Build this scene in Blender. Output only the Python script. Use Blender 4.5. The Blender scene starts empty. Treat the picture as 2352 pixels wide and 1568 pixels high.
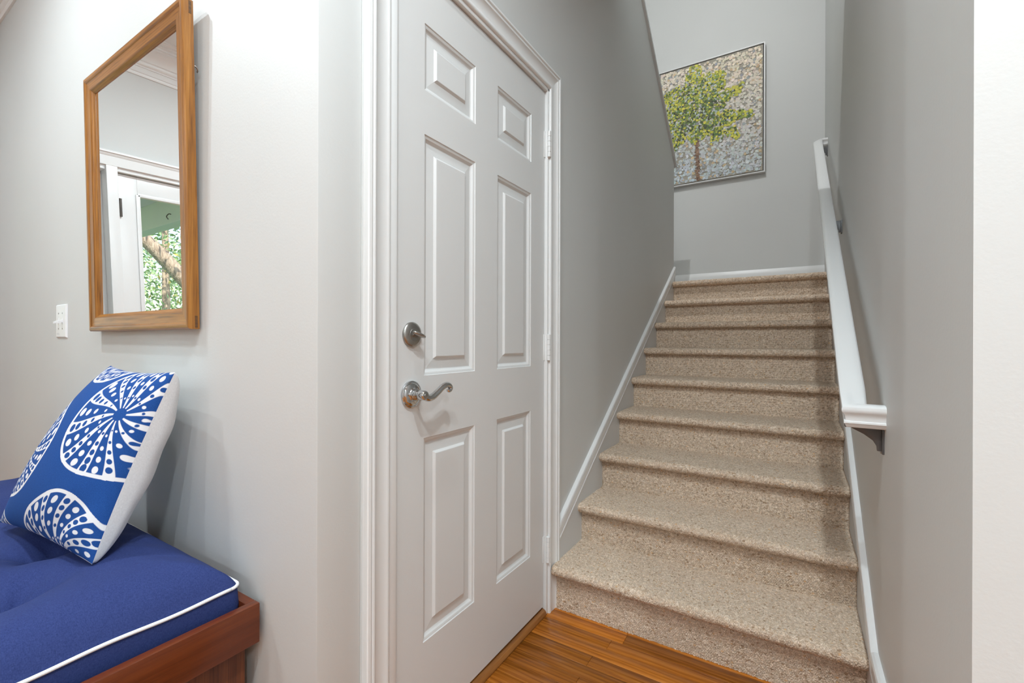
import bpy, bmesh, math, random
import numpy as np
from mathutils import Vector, Matrix

random.seed(7)
rng = np.random.default_rng(11)
scene = bpy.context.scene
COL = scene.collection

# ------------------------------------------------------------------ camera
CAM_Z = 1.075
yaw, roll = math.radians(32.0), math.radians(0.175)
fwd = Vector((-math.sin(yaw), math.cos(yaw), 0))
rgt = Vector((math.cos(yaw), math.sin(yaw), 0))
upv = Vector((0, 0, 1))
r2 = rgt * math.cos(roll) + upv * math.sin(roll)
u2 = upv * math.cos(roll) - rgt * math.sin(roll)
cam_d = bpy.data.cameras.new('camera')
cam_d.sensor_width = 36.0
cam_d.lens = 1046.1 / 2352 * 36
cam_d.clip_start = 0.02
cam = bpy.data.objects.new('camera', cam_d)
COL.objects.link(cam)
M = Matrix((r2, u2, -fwd)).transposed().to_4x4()
M.translation = Vector((0, 0, CAM_Z))
cam.matrix_world = M
scene.camera = cam

# ------------------------------------------------------------------ view, world, sun
vs = scene.view_settings
vs.view_transform = 'Standard'
vs.look = 'None'
vs.gamma = 1.0
vs.use_curve_mapping = False
vs.exposure = 1.03

world = bpy.data.worlds.new('world')
scene.world = world
world.use_nodes = True
wn = world.node_tree.nodes
wl = world.node_tree.links
sky = wn.new('ShaderNodeTexSky')
sky.sky_type = 'NISHITA'
sky.sun_disc = False
sky.sun_elevation = math.radians(48)
sky.sun_rotation = math.radians(90)
wl.new(sky.outputs[0], wn['Background'].inputs[0])
wn['Background'].inputs[1].default_value = 0.28

sun_d = bpy.data.lights.new('sun', 'SUN')
sun_d.energy = 5.0
sun_d.angle = math.radians(0.6)
sun_d.color = (1.0, 0.95, 0.85)
sun = bpy.data.objects.new('sun', sun_d)
COL.objects.link(sun)
sun.rotation_euler = Vector((-0.75, -0.35, -0.85)).to_track_quat('-Z', 'Y').to_euler()

# ceiling lamps, some added unseen as fill: (x, y, ceiling height, watts)
HALL_CEIL = 2.88
LAMPS = [
    (0.15, 0.02, HALL_CEIL, 12.5), (0.12, -0.55, HALL_CEIL, 11),
    (-2.10, -0.20, HALL_CEIL, 9), (-2.20, -0.65, HALL_CEIL, 7.5),
    (-1.2, -2.8, HALL_CEIL, 9), (0.6, -2.8, HALL_CEIL, 10), (1.7, -1.2, HALL_CEIL, 17),  # added fill, out of view: rear pair for soft light, right one for door wall
    (-0.79, 1.25, 5.50, 32), (-0.42, 0.30, HALL_CEIL, 5),  # the hall one is added fill for right stair wall and carpet
]

# ------------------------------------------------------------------ material helpers
MATS = {}

def mat(name, color=(0.8, 0.8, 0.8), rough=0.5, metal=0.0, spec=0.5, build=None, **kw):
    m = bpy.data.materials.new(name)
    m.use_nodes = True
    nt = m.node_tree
    b = nt.nodes['Principled BSDF']
    b.inputs['Base Color'].default_value = (*color, 1)
    b.inputs['Roughness'].default_value = rough
    b.inputs['Metallic'].default_value = metal
    b.inputs['Specular IOR Level'].default_value = spec
    for k, v in kw.items():
        b.inputs[k].default_value = v
    if build:
        build(nt, b)
    MATS[name] = m
    return m

def N(nt, t, **kw):
    n = nt.nodes.new(t)
    for k, v in kw.items():
        if k in n.inputs.keys():
            n.inputs[k].default_value = v
        else:
            setattr(n, k, v)
    return n

def coords(nt, scale=(1, 1, 1), loc=(0, 0, 0), rnd=False):
    tc = N(nt, 'ShaderNodeTexCoord')
    mp = N(nt, 'ShaderNodeMapping')
    mp.inputs['Scale'].default_value = scale
    mp.inputs['Location'].default_value = loc
    src = tc.outputs['Object']
    if rnd:
        oi = N(nt, 'ShaderNodeObjectInfo')
        mu = N(nt, 'ShaderNodeMath', operation='MULTIPLY')
        mu.inputs[1].default_value = 37.0
        nt.links.new(oi.outputs['Random'], mu.inputs[0])
        ad = N(nt, 'ShaderNodeVectorMath', operation='ADD')
        nt.links.new(src, ad.inputs[0])
        nt.links.new(mu.outputs[0], ad.inputs[1])
        src = ad.outputs[0]
    nt.links.new(src, mp.inputs[0])
    return mp.outputs[0]

def ramp(nt, fac, stops, interp='LINEAR'):
    r = N(nt, 'ShaderNodeValToRGB')
    r.color_ramp.interpolation = interp
    els = r.color_ramp.elements
    while len(els) < len(stops):
        els.new(0.5)
    for e, (p, c) in zip(els, stops):
        e.position = p
        e.color = (*c, 1)
    nt.links.new(fac, r.inputs[0])
    return r.outputs[0]

def bump(nt, b, h, strength=0.2, dist=0.001):
    n = N(nt, 'ShaderNodeBump')
    n.inputs['Strength'].default_value = strength
    n.inputs['Distance'].default_value = dist
    nt.links.new(h, n.inputs['Height'])
    nt.links.new(n.outputs[0], b.inputs['Normal'])

def noise(nt, vec, scale=5, detail=3, rough=0.5, dist=0.0):
    n = N(nt, 'ShaderNodeTexNoise')
    n.inputs['Scale'].default_value = scale
    n.inputs['Detail'].default_value = detail
    n.inputs['Roughness'].default_value = rough
    n.inputs['Distortion'].default_value = dist
    nt.links.new(vec, n.inputs['Vector'])
    return n.outputs['Fac']

def paint(c, bs=0.12, scale=160, var=0.02):
    def f(nt, b):
        v = coords(nt)
        n1 = noise(nt, v, scale, 2)
        bump(nt, b, n1, bs, 0.0015)
        n2 = noise(nt, v, 1.3, 2)
        col = ramp(nt, n2, [(0.3, tuple(x * (1 - var) for x in c)), (0.7, tuple(min(1, x * (1 + var)) for x in c))])
        nt.links.new(col, b.inputs['Base Color'])
    return f

def wood(dark, mid, light, axis=0, gscale=1.0, rough=0.3, fine=1.0, rnd=False, tone=0.0, wv_w=0.22):
    """grain stretched along one axis"""
    def f(nt, b):
        st = [14.0 * gscale] * 3
        st[axis] = 0.9 * gscale
        v = coords(nt, tuple(st), rnd=rnd)
        n1 = noise(nt, v, 1.6, 4, 0.6, 1.2)
        st2 = [170.0] * 3
        st2[axis] = 5.0
        v2 = coords(nt, tuple(st2), rnd=rnd)
        n2 = noise(nt, v2, 2.0, 2, 0.5, 0.3)
        wv = N(nt, 'ShaderNodeTexWave', wave_type='RINGS')
        wv.rings_direction = 'XYZ'[axis]
        wv.inputs['Scale'].default_value = 1.1
        wv.inputs['Distortion'].default_value = 9.0
        wv.inputs['Detail'].default_value = 2.0
        wv.inputs['Detail Scale'].default_value = 0.8
        nt.links.new(v, wv.inputs['Vector'])
        mx = N(nt, 'ShaderNodeMix', data_type='FLOAT')
        mx.inputs[0].default_value = wv_w
        nt.links.new(n1, mx.inputs[2])
        nt.links.new(wv.outputs['Fac'], mx.inputs[3])
        mx2 = N(nt, 'ShaderNodeMix', data_type='FLOAT')
        mx2.inputs[0].default_value = 0.30 * fine
        nt.links.new(mx.outputs[0], mx2.inputs[2])
        nt.links.new(n2, mx2.inputs[3])
        col = ramp(nt, mx2.outputs[0], [(0.22, dark), (0.48, mid), (0.75, light)])
        if tone:
            oi = N(nt, 'ShaderNodeObjectInfo')
            mr = N(nt, 'ShaderNodeMapRange')
            mr.inputs['To Min'].default_value = 1 - tone
            mr.inputs['To Max'].default_value = 1 + tone
            nt.links.new(oi.outputs['Random'], mr.inputs[0])
            vm = N(nt, 'ShaderNodeVectorMath', operation='SCALE')
            nt.links.new(col, vm.inputs[0])
            nt.links.new(mr.outputs[0], vm.inputs['Scale'])
            col = vm.outputs[0]
        nt.links.new(col, b.inputs['Base Color'])
        bump(nt, b, n2, 0.15, 0.0006)
    return f

def fabric(c1, c2, scale=900, bs=0.35):
    def f(nt, b):
        v = coords(nt)
        n0 = noise(nt, coords(nt, (scale, scale * 0.25, scale)), 1.0, 2)
        n1 = noise(nt, coords(nt, (scale * 0.25, scale, scale * 0.25)), 1.0, 2)
        mu = N(nt, 'ShaderNodeMath', operation='ADD')
        nt.links.new(n0, mu.inputs[0])
        nt.links.new(n1, mu.inputs[1])
        hf = N(nt, 'ShaderNodeMath', operation='MULTIPLY')
        hf.inputs[1].default_value = 0.5
        nt.links.new(mu.outputs[0], hf.inputs[0])
        nt.links.new(ramp(nt, hf.outputs[0], [(0.3, c1), (0.7, c2)]), b.inputs['Base Color'])
        bump(nt, b, hf.outputs[0], bs, 0.0008)
    return f

def attr_color(name, rough=0.9):
    def f(nt, b):
        a = N(nt, 'ShaderNodeAttribute', attribute_name=name)
        nt.links.new(a.outputs['Color'], b.inputs['Base Color'])
    return f

WALL = (0.60, 0.60, 0.575)
mat('wall_paint_light', WALL, 0.55, build=paint((0.64, 0.645, 0.63)))
mat('wall_paint_grey', WALL, 0.5, build=paint((0.64, 0.645, 0.63)))
mat('ceiling_paint', (0.78, 0.78, 0.77), 0.8, build=paint((0.78, 0.78, 0.77)))
mat('trim_white', (0.80, 0.80, 0.79), 0.28, build=paint((0.80, 0.80, 0.79), 0.03, 60, 0.01))
mat('skirt_paint', (0.6, 0.6, 0.6), 0.4, build=paint((0.66, 0.665, 0.665), 0.05, 80))
mat('door_white', (0.72, 0.72, 0.71), 0.38, build=paint((0.70, 0.70, 0.69), 0.05, 220, 0.01))
mat('teak', build=wood((0.07, 0.022, 0.004), (0.29, 0.112, 0.016), (0.46, 0.205, 0.040), 2, 2.4, fine=1.5), rough=0.3)
mat('teak_cross', build=wood((0.07, 0.022, 0.004), (0.29, 0.112, 0.016), (0.46, 0.205, 0.040), 0, 2.4, fine=1.5), rough=0.28)
mat('end_grain', build=wood((0.04, 0.018, 0.006), (0.10, 0.045, 0.015), (0.16, 0.07, 0.02), 1, 2.0), rough=0.5)
mat('mahogany', build=wood((0.062, 0.012, 0.004), (0.125, 0.026, 0.007), (0.185, 0.044, 0.010), 1, 1.5, wv_w=0.12), rough=0.28)
mat('mahogany_x', build=wood((0.062, 0.012, 0.004), (0.125, 0.026, 0.007), (0.185, 0.044, 0.010), 0, 1.5, wv_w=0.12), rough=0.28)
mat('mahogany_panel', build=wood((0.030, 0.008, 0.004), (0.105, 0.028, 0.010), (0.20, 0.062, 0.02), 2, 1.4, fine=1.6), rough=0.4)
mat('oak_floor', build=wood((0.17, 0.042, 0.006), (0.42, 0.132, 0.016), (0.58, 0.215, 0.034), 0, 1.6, rnd=True, tone=0.34, wv_w=0.30, fine=1.5), rough=0.26, spec=0.35)
mat('oak_threshold', build=wood((0.10, 0.035, 0.008), (0.27, 0.10, 0.022), (0.40, 0.17, 0.045), 1, 1.2), rough=0.35)
mat('blue_fabric', build=fabric((0.016, 0.027, 0.110), (0.037, 0.058, 0.190)), rough=0.85, spec=0.2)
mat('white_fabric', build=fabric((0.66, 0.66, 0.67), (0.80, 0.80, 0.81), 700, 0.2), rough=0.9, spec=0.2)
mat('piping_white', (0.82, 0.82, 0.82), 0.8, spec=0.2, build=fabric((0.74, 0.74, 0.75), (0.86, 0.86, 0.86), 500, 0.2))
mat('chrome', (0.60, 0.61, 0.62), 0.07, 1.0, build=lambda nt, b: bump(nt, b, noise(nt, coords(nt), 40, 1), 0.02, 0.001))
mat('satin_nickel', (0.40, 0.39, 0.37), 0.33, 1.0, build=lambda nt, b: bump(nt, b, noise(nt, coords(nt, (1, 1, 60)), 60, 2), 0.06, 0.0005))
mat('bracket_metal', (0.13, 0.13, 0.13), 0.42, 0.5, build=lambda nt, b: bump(nt, b, noise(nt, coords(nt), 160, 3), 0.3, 0.001))
mat('dark_bronze', (0.10, 0.09, 0.08), 0.4, 0.8, build=paint((0.10, 0.09, 0.08)))
mat('plastic_white', (0.82, 0.82, 0.82), 0.3, build=paint((0.82, 0.82, 0.82), 0.02, 40, 0.005))
mat('print_grey', (0.45, 0.45, 0.45), 0.5, build=paint((0.42, 0.42, 0.42), 0.0))
mat('mirror_silver', (0.93, 0.94, 0.935), 0.0, 1.0, build=lambda nt, b: nt.links.new(ramp(nt, noise(nt, coords(nt), 2, 1), [(0, (0.92, 0.93, 0.925)), (1, (0.94, 0.95, 0.945))]), b.inputs['Base Color']))
mat('black_board', (0.02, 0.02, 0.02), 0.9, build=paint((0.02, 0.02, 0.02)))
mat('carpet_loop', (0.5, 0.42, 0.34), 0.95, spec=0.1, build=attr_color('yarn'))
mat('canvas_ground', (0.40, 0.37, 0.31), 0.8, build=paint((0.42, 0.385, 0.32), 0.3, 300, 0.1))
mat('paint_dabs', (0.5, 0.5, 0.5), 0.6, build=attr_color('dab'))
mat('frame_silver', (0.74, 0.74, 0.73), 0.35, build=paint((0.74, 0.74, 0.73), 0.05, 60))
mat('frame_black', (0.05, 0.05, 0.05), 0.5, build=paint((0.05, 0.05, 0.05)))
mat('lens', (0.9, 0.9, 0.9), 0.4, build=lambda nt, b: (b.inputs['Emission Strength'].__setattr__('default_value', 6.0), b.inputs['Emission Color'].__setattr__('default_value', (1, 0.96, 0.9, 1))))
mat('porch_paint', (0.45, 0.47, 0.40), 0.7, build=paint((0.62, 0.62, 0.56), 0.2, 30, 0.06))
mat('bark', (0.25, 0.19, 0.13), 0.9, build=lambda nt, b: (nt.links.new(ramp(nt, noise(nt, coords(nt, (20, 20, 4)), 2, 4), [(0.3, (0.16, 0.11, 0.07)), (0.7, (0.42, 0.33, 0.24))]), b.inputs['Base Color']), bump(nt, b, noise(nt, coords(nt, (30, 30, 5)), 2, 3), 0.8, 0.02)))
mat('leaf', (0.10, 0.30, 0.06), 0.6, build=attr_color('leafcol'))
mat('grass', (0.12, 0.25, 0.06), 0.9, build=paint((0.14, 0.26, 0.07), 0.5, 20, 0.3))
mat('deck', (0.55, 0.53, 0.5), 0.8, build=paint((0.58, 0.56, 0.53)))

def _pillow(nt, b):
    a = N(nt, 'ShaderNodeAttribute', attribute_name='ink')
    v = coords(nt)
    n = noise(nt, v, 900, 2)
    blue = ramp(nt, n, [(0.3, (0.010, 0.050, 0.215)), (0.7, (0.016, 0.088, 0.325))])
    mx = N(nt, 'ShaderNodeMix', data_type='RGBA')
    mr = N(nt, 'ShaderNodeMapRange')
    mr.inputs['From Min'].default_value = -0.0007
    mr.inputs['From Max'].default_value = 0.0007
    nt.links.new(a.outputs['Fac'], mr.inputs[0])
    nt.links.new(mr.outputs[0], mx.inputs[0])
    nt.links.new(blue, mx.inputs[6])
    mx.inputs[7].default_value = (0.76, 0.76, 0.78, 1)
    nt.links.new(mx.outputs[2], b.inputs['Base Color'])
    bump(nt, b, n, 0.25, 0.0006)
mat('pillow_print', rough=0.85, spec=0.2, build=_pillow)

def _glass(nt, b):
    b.inputs['Transmission Weight'].default_value = 1.0
    nt.links.new(ramp(nt, noise(nt, coords(nt), 2, 1), [(0, (0.97, 0.99, 0.98)), (1, (0.98, 1, 0.99))]), b.inputs['Base Color'])
    tr = N(nt, 'ShaderNodeBsdfTransparent')
    ms = N(nt, 'ShaderNodeMixShader')
    fr = N(nt, 'ShaderNodeFresnel')
    gl = N(nt, 'ShaderNodeBsdfGlossy')
    gl.inputs['Roughness'].default_value = 0.0
    out = [n for n in nt.nodes if n.type == 'OUTPUT_MATERIAL'][0]
    nt.links.new(fr.outputs[0], ms.inputs[0])
    nt.links.new(tr.outputs[0], ms.inputs[1])
    nt.links.new(gl.outputs[0], ms.inputs[2])
    nt.links.new(ms.outputs[0], out.inputs[0])
mat('window_glass', rough=0.0, build=_glass)

# ------------------------------------------------------------------ object helpers
WLOC = {}

def empty(name, loc=(0, 0, 0), parent=None):
    o = bpy.data.objects.new(name, None)
    o.empty_display_size = 0.05
    COL.objects.link(o)
    loc = Vector(loc)
    WLOC[o] = loc
    if parent:
        o.parent = parent
        o.location = loc - WLOC[parent]
    else:
        o.location = loc
    return o

def tag(o, label=None, cat=None, group=None, kind=None):
    if label: o['label'] = label
    if cat: o['category'] = cat
    if group: o['group'] = group
    if kind: o['kind'] = kind
    return o

def obj(name, verts, faces, m, parent=None, origin=None, smooth=False, uvs=None):
    """verts in world coordinates"""
    if origin is None:
        origin = WLOC[parent] if parent else Vector((0, 0, 0))
    origin = Vector(origin)
    me = bpy.data.meshes.new(name)
    vv = np.asarray(verts, dtype=np.float64).reshape(-1, 3) - np.array(origin)
    me.from_pydata(vv.tolist(), [], [tuple(int(i) for i in f) for f in faces])
    bm = bmesh.new()
    bm.from_mesh(me)
    bmesh.ops.recalc_face_normals(bm, faces=bm.faces)
    bm.to_mesh(me)
    bm.free()
    if smooth:
        me.polygons.foreach_set('use_smooth', [True] * len(me.polygons))
    me.materials.append(MATS[m])
    o = bpy.data.objects.new(name, me)
    COL.objects.link(o)
    WLOC[o] = origin
    if parent:
        o.parent = parent
        o.location = origin - WLOC[parent]
    else:
        o.location = origin
    if smooth == 'auto':
        sharp_edges(me)
    return o

def sharp_edges(me, ang=35):
    bm = bmesh.new()
    bm.from_mesh(me)
    lim = math.radians(ang)
    for e in bm.edges:
        if len(e.link_faces) == 2 and e.calc_face_angle(0) > lim:
            e.smooth = False
    bm.to_mesh(me)
    bm.free()

def grid_obj(name, P, m, parent=None, origin=None, attr=None, flip=False, closed_u=False):
    """P (nu,nv,3) world; fast grid mesh; attr dict name->(kind,array)"""
    if origin is None:
        origin = WLOC[parent] if parent else Vector((0, 0, 0))
    origin = Vector(origin)
    nu, nv = P.shape[:2]
    V = (P.reshape(-1, 3) - np.array(origin)).astype(np.float32)
    i = np.arange(nu - 1)[:, None] * nv + np.arange(nv - 1)[None, :]
    q = np.stack([i, i + nv, i + nv + 1, i + 1], -1).reshape(-1, 4)
    if flip:
        q = q[:, ::-1]
    me = bpy.data.meshes.new(name)
    me.vertices.add(len(V))
    me.vertices.foreach_set('co', V.ravel())
    me.loops.add(q.size)
    me.loops.foreach_set('vertex_index', q.ravel().astype(np.int32))
    me.polygons.add(len(q))
    me.polygons.foreach_set('loop_start', (np.arange(len(q)) * 4).astype(np.int32))
    me.polygons.foreach_set('loop_total', np.full(len(q), 4, np.int32))
    me.polygons.foreach_set('use_smooth', np.ones(len(q), bool))
    me.update(calc_edges=True)
    me.validate()
    for k, (kind, arr) in (attr or {}).items():
        if kind == 'c':
            a = me.attributes.new(k, 'FLOAT_COLOR', 'POINT')
            c4 = np.ones((len(V), 4), np.float32)
            c4[:, :3] = arr.reshape(-1, 3)
            a.data.foreach_set('color', c4.ravel())
        else:
            a = me.attributes.new(k, 'FLOAT', 'POINT')
            a.data.foreach_set('value', arr.ravel().astype(np.float32))
    me.materials.append(MATS[m])
    o = bpy.data.objects.new(name, me)
    COL.objects.link(o)
    WLOC[o] = origin
    if parent:
        o.parent = parent
        o.location = origin - WLOC[parent]
    else:
        o.location = origin
    return o

BOXF = [(0, 1, 3, 2), (4, 6, 7, 5), (0, 4, 5, 1), (2, 3, 7, 6), (0, 2, 6, 4), (1, 5, 7, 3)]

def box(name, lo, hi, m, parent=None, bevel=0.0, origin=None, seg=2):
    v = [(x, y, z) for x in (lo[0], hi[0]) for y in (lo[1], hi[1]) for z in (lo[2], hi[2])]
    o = obj(name, v, BOXF, m, parent, origin)
    if bevel:
        bm = bmesh.new()
        bm.from_mesh(o.data)
        bmesh.ops.bevel(bm, geom=bm.edges[:], offset=bevel, segments=seg, profile=0.6, affect='EDGES')
        bm.to_mesh(o.data)
        bm.free()
        o.data.polygons.foreach_set('use_smooth', [True] * len(o.data.polygons))
        sharp_edges(o.data, 50)
    return o

def prism(name, pts, axis, a0, a1, m, parent=None, bevel=0.0, origin=None):
    """polygon pts in the two other axes (cyclic order), extruded along axis"""
    def P(p, a):
        if axis == 0: return (a, p[0], p[1])
        if axis == 1: return (p[0], a, p[1])
        return (p[0], p[1], a)
    n = len(pts)
    v = [P(p, a0) for p in pts] + [P(p, a1) for p in pts]
    f = [tuple(range(n)), tuple(range(2 * n - 1, n - 1, -1))] + [(i, (i + 1) % n, n + (i + 1) % n, n + i) for i in range(n)]
    o = obj(name, v, f, m, parent, origin)
    if bevel:
        bm = bmesh.new()
        bm.from_mesh(o.data)
        bmesh.ops.bevel(bm, geom=bm.edges[:], offset=bevel, segments=2, profile=0.6, affect='EDGES')
        bm.to_mesh(o.data)
        bm.free()
        o.data.polygons.foreach_set('use_smooth', [True] * len(o.data.polygons))
        sharp_edges(o.data, 40)
    return o

def rings(name, R, m, parent=None, caps=True, closed=True, smooth='auto', origin=None):
    """R: list of rings (list of world points), lofted"""
    n = len(R[0])
    v = [p for r in R for p in r]
    f = []
    for i in range(len(R) - 1):
        for j in range(n if closed else n - 1):
            k = (j + 1) % n
            f.append((i * n + j, i * n + k, (i + 1) * n + k, (i + 1) * n + j))
    if caps:
        f.append(tuple(range(n)))
        f.append(tuple(range((len(R) - 1) * n, len(R) * n)))
    return obj(name, v, f, m, parent, origin, smooth)

def lathe(name, prof, c, axis, m, parent=None, seg=40, sx=1.0):
    """prof: (dist along axis, radius); axis 'x','y','z' direction sign included via prof"""
    R = []
    for d, r in prof:
        ring = []
        for k in range(seg):
            a = 2 * math.pi * k / seg
            p, q = r * math.cos(a) * sx, r * math.sin(a)
            if axis == 'x': ring.append((c[0] + d, c[1] + p, c[2] + q))
            elif axis == 'y': ring.append((c[0] + p, c[1] + d, c[2] + q))
            else: ring.append((c[0] + p, c[1] + q, c[2] + d))
        R.append(ring)
    return rings(name, R, m, parent, caps=True)

def tube(name, path, rad, m, parent=None, seg=10, flat=None):
    """sweep circle (radii per point) along path; flat = (scale_a, scale_b)"""
    path = [Vector(p) for p in path]
    if not hasattr(rad, '__len__'):
        rad = [rad] * len(path)
    R = []
    prev = None
    for i, p in enumerate(path):
        t = (path[min(i + 1, len(path) - 1)] - path[max(i - 1, 0)]).normalized()
        if prev is None:
            a = t.orthogonal().normalized()
        else:
            a = (prev - t * prev.dot(t)).normalized()
        prev = a
        b = t.cross(a)
        R.append([tuple(p + a * (rad[i] * math.cos(2 * math.pi * k / seg)) + b * (rad[i] * math.sin(2 * math.pi * k / seg))) for k in range(seg)])
    return rings(name, R, m, parent, caps=True, smooth=True)

def catmull(pts, n=8):
    pts = [np.array(p, float) for p in pts]
    P = [2 * pts[0] - pts[1]] + pts + [2 * pts[-1] - pts[-2]]
    out = []
    for i in range(1, len(P) - 2):
        for k in range(n):
            t = k / n
            a, b, c, d = P[i - 1], P[i], P[i + 1], P[i + 2]
            out.append(0.5 * (2 * b + (c - a) * t + (2 * a - 5 * b + 4 * c - d) * t * t + (3 * b - a - 3 * c + d) * t ** 3))
    out.append(pts[-1])
    return out

# ------------------------------------------------------------------ room shell
XL = -0.835          # left stair wall plane (faces +x)
XR = 0.187           # right stair wall plane (faces -x)
YW = 0.582           # mirror wall plane (faces -y)
YE = 0.788           # end of the right stair wall
YB = 4.38            # landing wall plane
XD = -3.45           # entrance wall plane (faces +x)
S = 'structure'

box_floor = box('floor', (XD - 0.15, -3.2, -0.12), (2.6, 1.78, -0.022), 'oak_floor')
tag(box_floor, kind=S)

# floor boards (run along x)
W_PL = 0.0572
r = 0
yt = 1.70
while yt > -0.35:
    y1, y0 = yt, yt - W_PL
    x = -0.842 if y0 > YW else -1.35
    x += 0.0
    xe = XR + 0.01 if y0 > YE else 1.25
    first = True
    while x < xe - 0.01:
        L = random.uniform(0.45, 1.05) * (random.uniform(0.4, 1.0) if first else 1)
        x1 = min(x + L, xe)
        if xe - x1 < 0.12:
            x1 = xe
        g = 0.0005
        box('plank', (x + g, y0 + g, -0.022), (x1 - g, y1 - g, 0.0 - random.uniform(0, 0.0004)), 'oak_floor',
            box_floor, bevel=0.0006, origin=((x + x1) / 2, (y0 + y1) / 2, 0), seg=1)
        x = x1
        first = False
    yt -= W_PL
# boards of the rest of the hall, outside the alcove
for (lo, hi) in (((XD, -3.1, -0.022), (-1.351, YW, -0.0005)), ((-1.351, -3.1, -0.022), (2.5, -0.36, -0.0005)), ((1.251, -0.36, -0.022), (2.5, YE, -0.0005))):
    box('floor_field', lo, hi, 'oak_floor', box_floor)

tag(box('wall_back', (XD, YW, 0), (XL, YW + 0.11, 3.0), 'wall_paint_light', bevel=0.003), kind=S)
# left stair wall with the door opening and the sloping top of the half wall
DY0, DY1, DZ = 0.776, 1.616, 2.082
SL = 0.80
def zcap(y): return 2.530 + SL * (3.74 - y)
prism('wall_left_stairs', [(YW + .11, 0), (DY0, 0), (DY0, DZ), (DY1, DZ), (DY1, 0), (3.772, 0), (3.772, zcap(3.772)), (1.0, zcap(1.0)), (YW + .11, zcap(1.0))],
      0, XL - 0.11, XL, 'wall_paint_grey')
tag(bpy.data.objects['wall_left_stairs'], kind=S)
# sloping wall cap
cap = [(3.80, zcap(3.80) - 0.012), (3.80, zcap(3.80) + 0.020), (1.0, zcap(1.0) + 0.020), (1.0, zcap(1.0) - 0.012)]
tag(prism('trim_half_wall_cap', [(y, z + 0.004) for y, z in cap], 0, XL - 0.122, XL + 0.016, 'skirt_paint', bevel=0.003), kind=S)

tag(box('wall_right_stairs', (XR, YE + .1, 0), (XR + 0.11, YB, 5.5), 'wall_paint_grey'), kind=S)
tag(prism('wall_front', [(XR, YE), (2.5, YE), (2.5, YE + .1), (XR, YE + .1)], 2, 0, 3.0, 'wall_paint_light'), kind=S)
tag(box('wall_landing', (-2.05, YB, 0), (XR + 0.11, YB + 0.1, 5.5), 'wall_paint_grey'), kind=S)
tag(box('wall_upper_left', (-2.05, 0.7, 0), (-1.95, YB, 5.5), 'wall_paint_grey'), kind=S)
tag(box('wall_upper_front', (-2.05, 0.60, 3.0), (XR + 0.11, 0.70, 5.5), 'wall_paint_grey'), kind=S)
tag(box('wall_rear', (XD, -3.2, 0), (2.5, -3.1, 3.0), 'wall_paint_light'), kind=S)
tag(box('wall_right', (2.5, -3.2, 0), (2.6, YE + 0.1, 3.0), 'wall_paint_light'), kind=S)
tag(box('ceiling', (XD - 0.15, -3.2, HALL_CEIL), (2.6, YE, 3.0), 'ceiling_paint'), kind=S)
tag(box('ceiling_stairs', (XL - 0.11, YE, 2.96), (XR, 2.38, 3.2), 'ceiling_paint'), kind=S)
tag(box('ceiling_upper', (-2.05, 0.6, 5.5), (XR + 0.11, YB + 0.1, 5.6), 'ceiling_paint'), kind=S)
# slab of the flight that returns overhead, behind the half wall
prism('upper_flight', [(3.70, 1.36), (3.70, 1.53), (1.0, 3.32), (1.0, 3.14)], 0, -1.95, XL - 0.11, 'ceiling_paint')
tag(bpy.data.objects['upper_flight'], kind=S)

# entrance wall with openings for door and sidelight
FD0, FD1, FDZ = -0.885, 0.028, 2.06     # door leaf y range, top
SD0, SD1 = 0.088, 0.40                  # sidelight
prism('wall_left', [(-3.1, 0), (FD0 - 0.03, 0), (FD0 - 0.03, 2.09), (SD1, 2.09), (SD1, 0), (YW + 0.11, 0), (YW + 0.11, 3.0), (-3.1, 3.0)], 0, XD - 0.15, XD, 'wall_paint_light')
tag(bpy.data.objects['wall_left'], kind=S)

# ------------------------------------------------------------------ casing round the flight door
def casing(name, prof, path, parent, m, xw):
    """path: list of (outer point (y,z), inner direction (dy,dz)) mitre rings; prof (w,t)"""
    R = []
    for (y, z), (dy, dz) in path:
        R.append([(xw + t, y + dy * w, z + dz * w) for w, t in prof])
    return rings(name, R, m, parent, caps=True)

CP = [(0, 0), (0, .0155), (.002, .018), (.009, .0185), (.0115, .0165), (.0125, .0145), (.0165, .0140), (.0185, .0160), (.0225, .0160), (.0250, .0135), (.0290, .0105),
      (.0600, .0090), (.0640, .0105), (.0690, .0105), (.0730, .0085), (.0750, .0050), (.0750, 0)]
tr = tag(empty('trim_1', (XL, 1.19, 0)), kind=S)
CY0, CY1, CZ = 0.698, 1.682, 2.150
casing('side_casing', CP, [((CY0, 0.0), (1, 0)), ((CY0, CZ), (1, -1))], tr, 'trim_white', XL)
casing('head_casing', CP, [((CY0, CZ), (1, -1)), ((CY1, CZ), (-1, -1))], tr, 'trim_white', XL)
casing('side_casing', CP, [((CY1, 0.0), (-1, 0)), ((CY1, CZ), (-1, -1))], tr, 'trim_white', XL)
# jamb with stop
jm = tag(empty('trim_2', (XL, 1.19, 0)), kind=S)
XJ = XL + 0.0015
box('jamb_side', (XL - 0.11, 0.776, 0), (XJ, 0.8000, 2.075), 'trim_white', jm, 0.003)
box('jamb_side', (XL - 0.11, 1.5955, 0), (XJ, 1.616, 2.075), 'trim_white', jm, 0.003)
box('jamb_head', (XL - 0.11, 0.776, 2.062), (XJ, 1.616, 2.082), 'trim_white', jm, 0.003)
box('door_stop', (XL - 0.075, 0.8, 0), (XL - 0.056, 0.812, 2.062), 'trim_white', jm)
box('door_stop', (XL - 0.075, 1.5835, 0), (XL - 0.056, 1.5955, 2.062), 'trim_white', jm)
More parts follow.
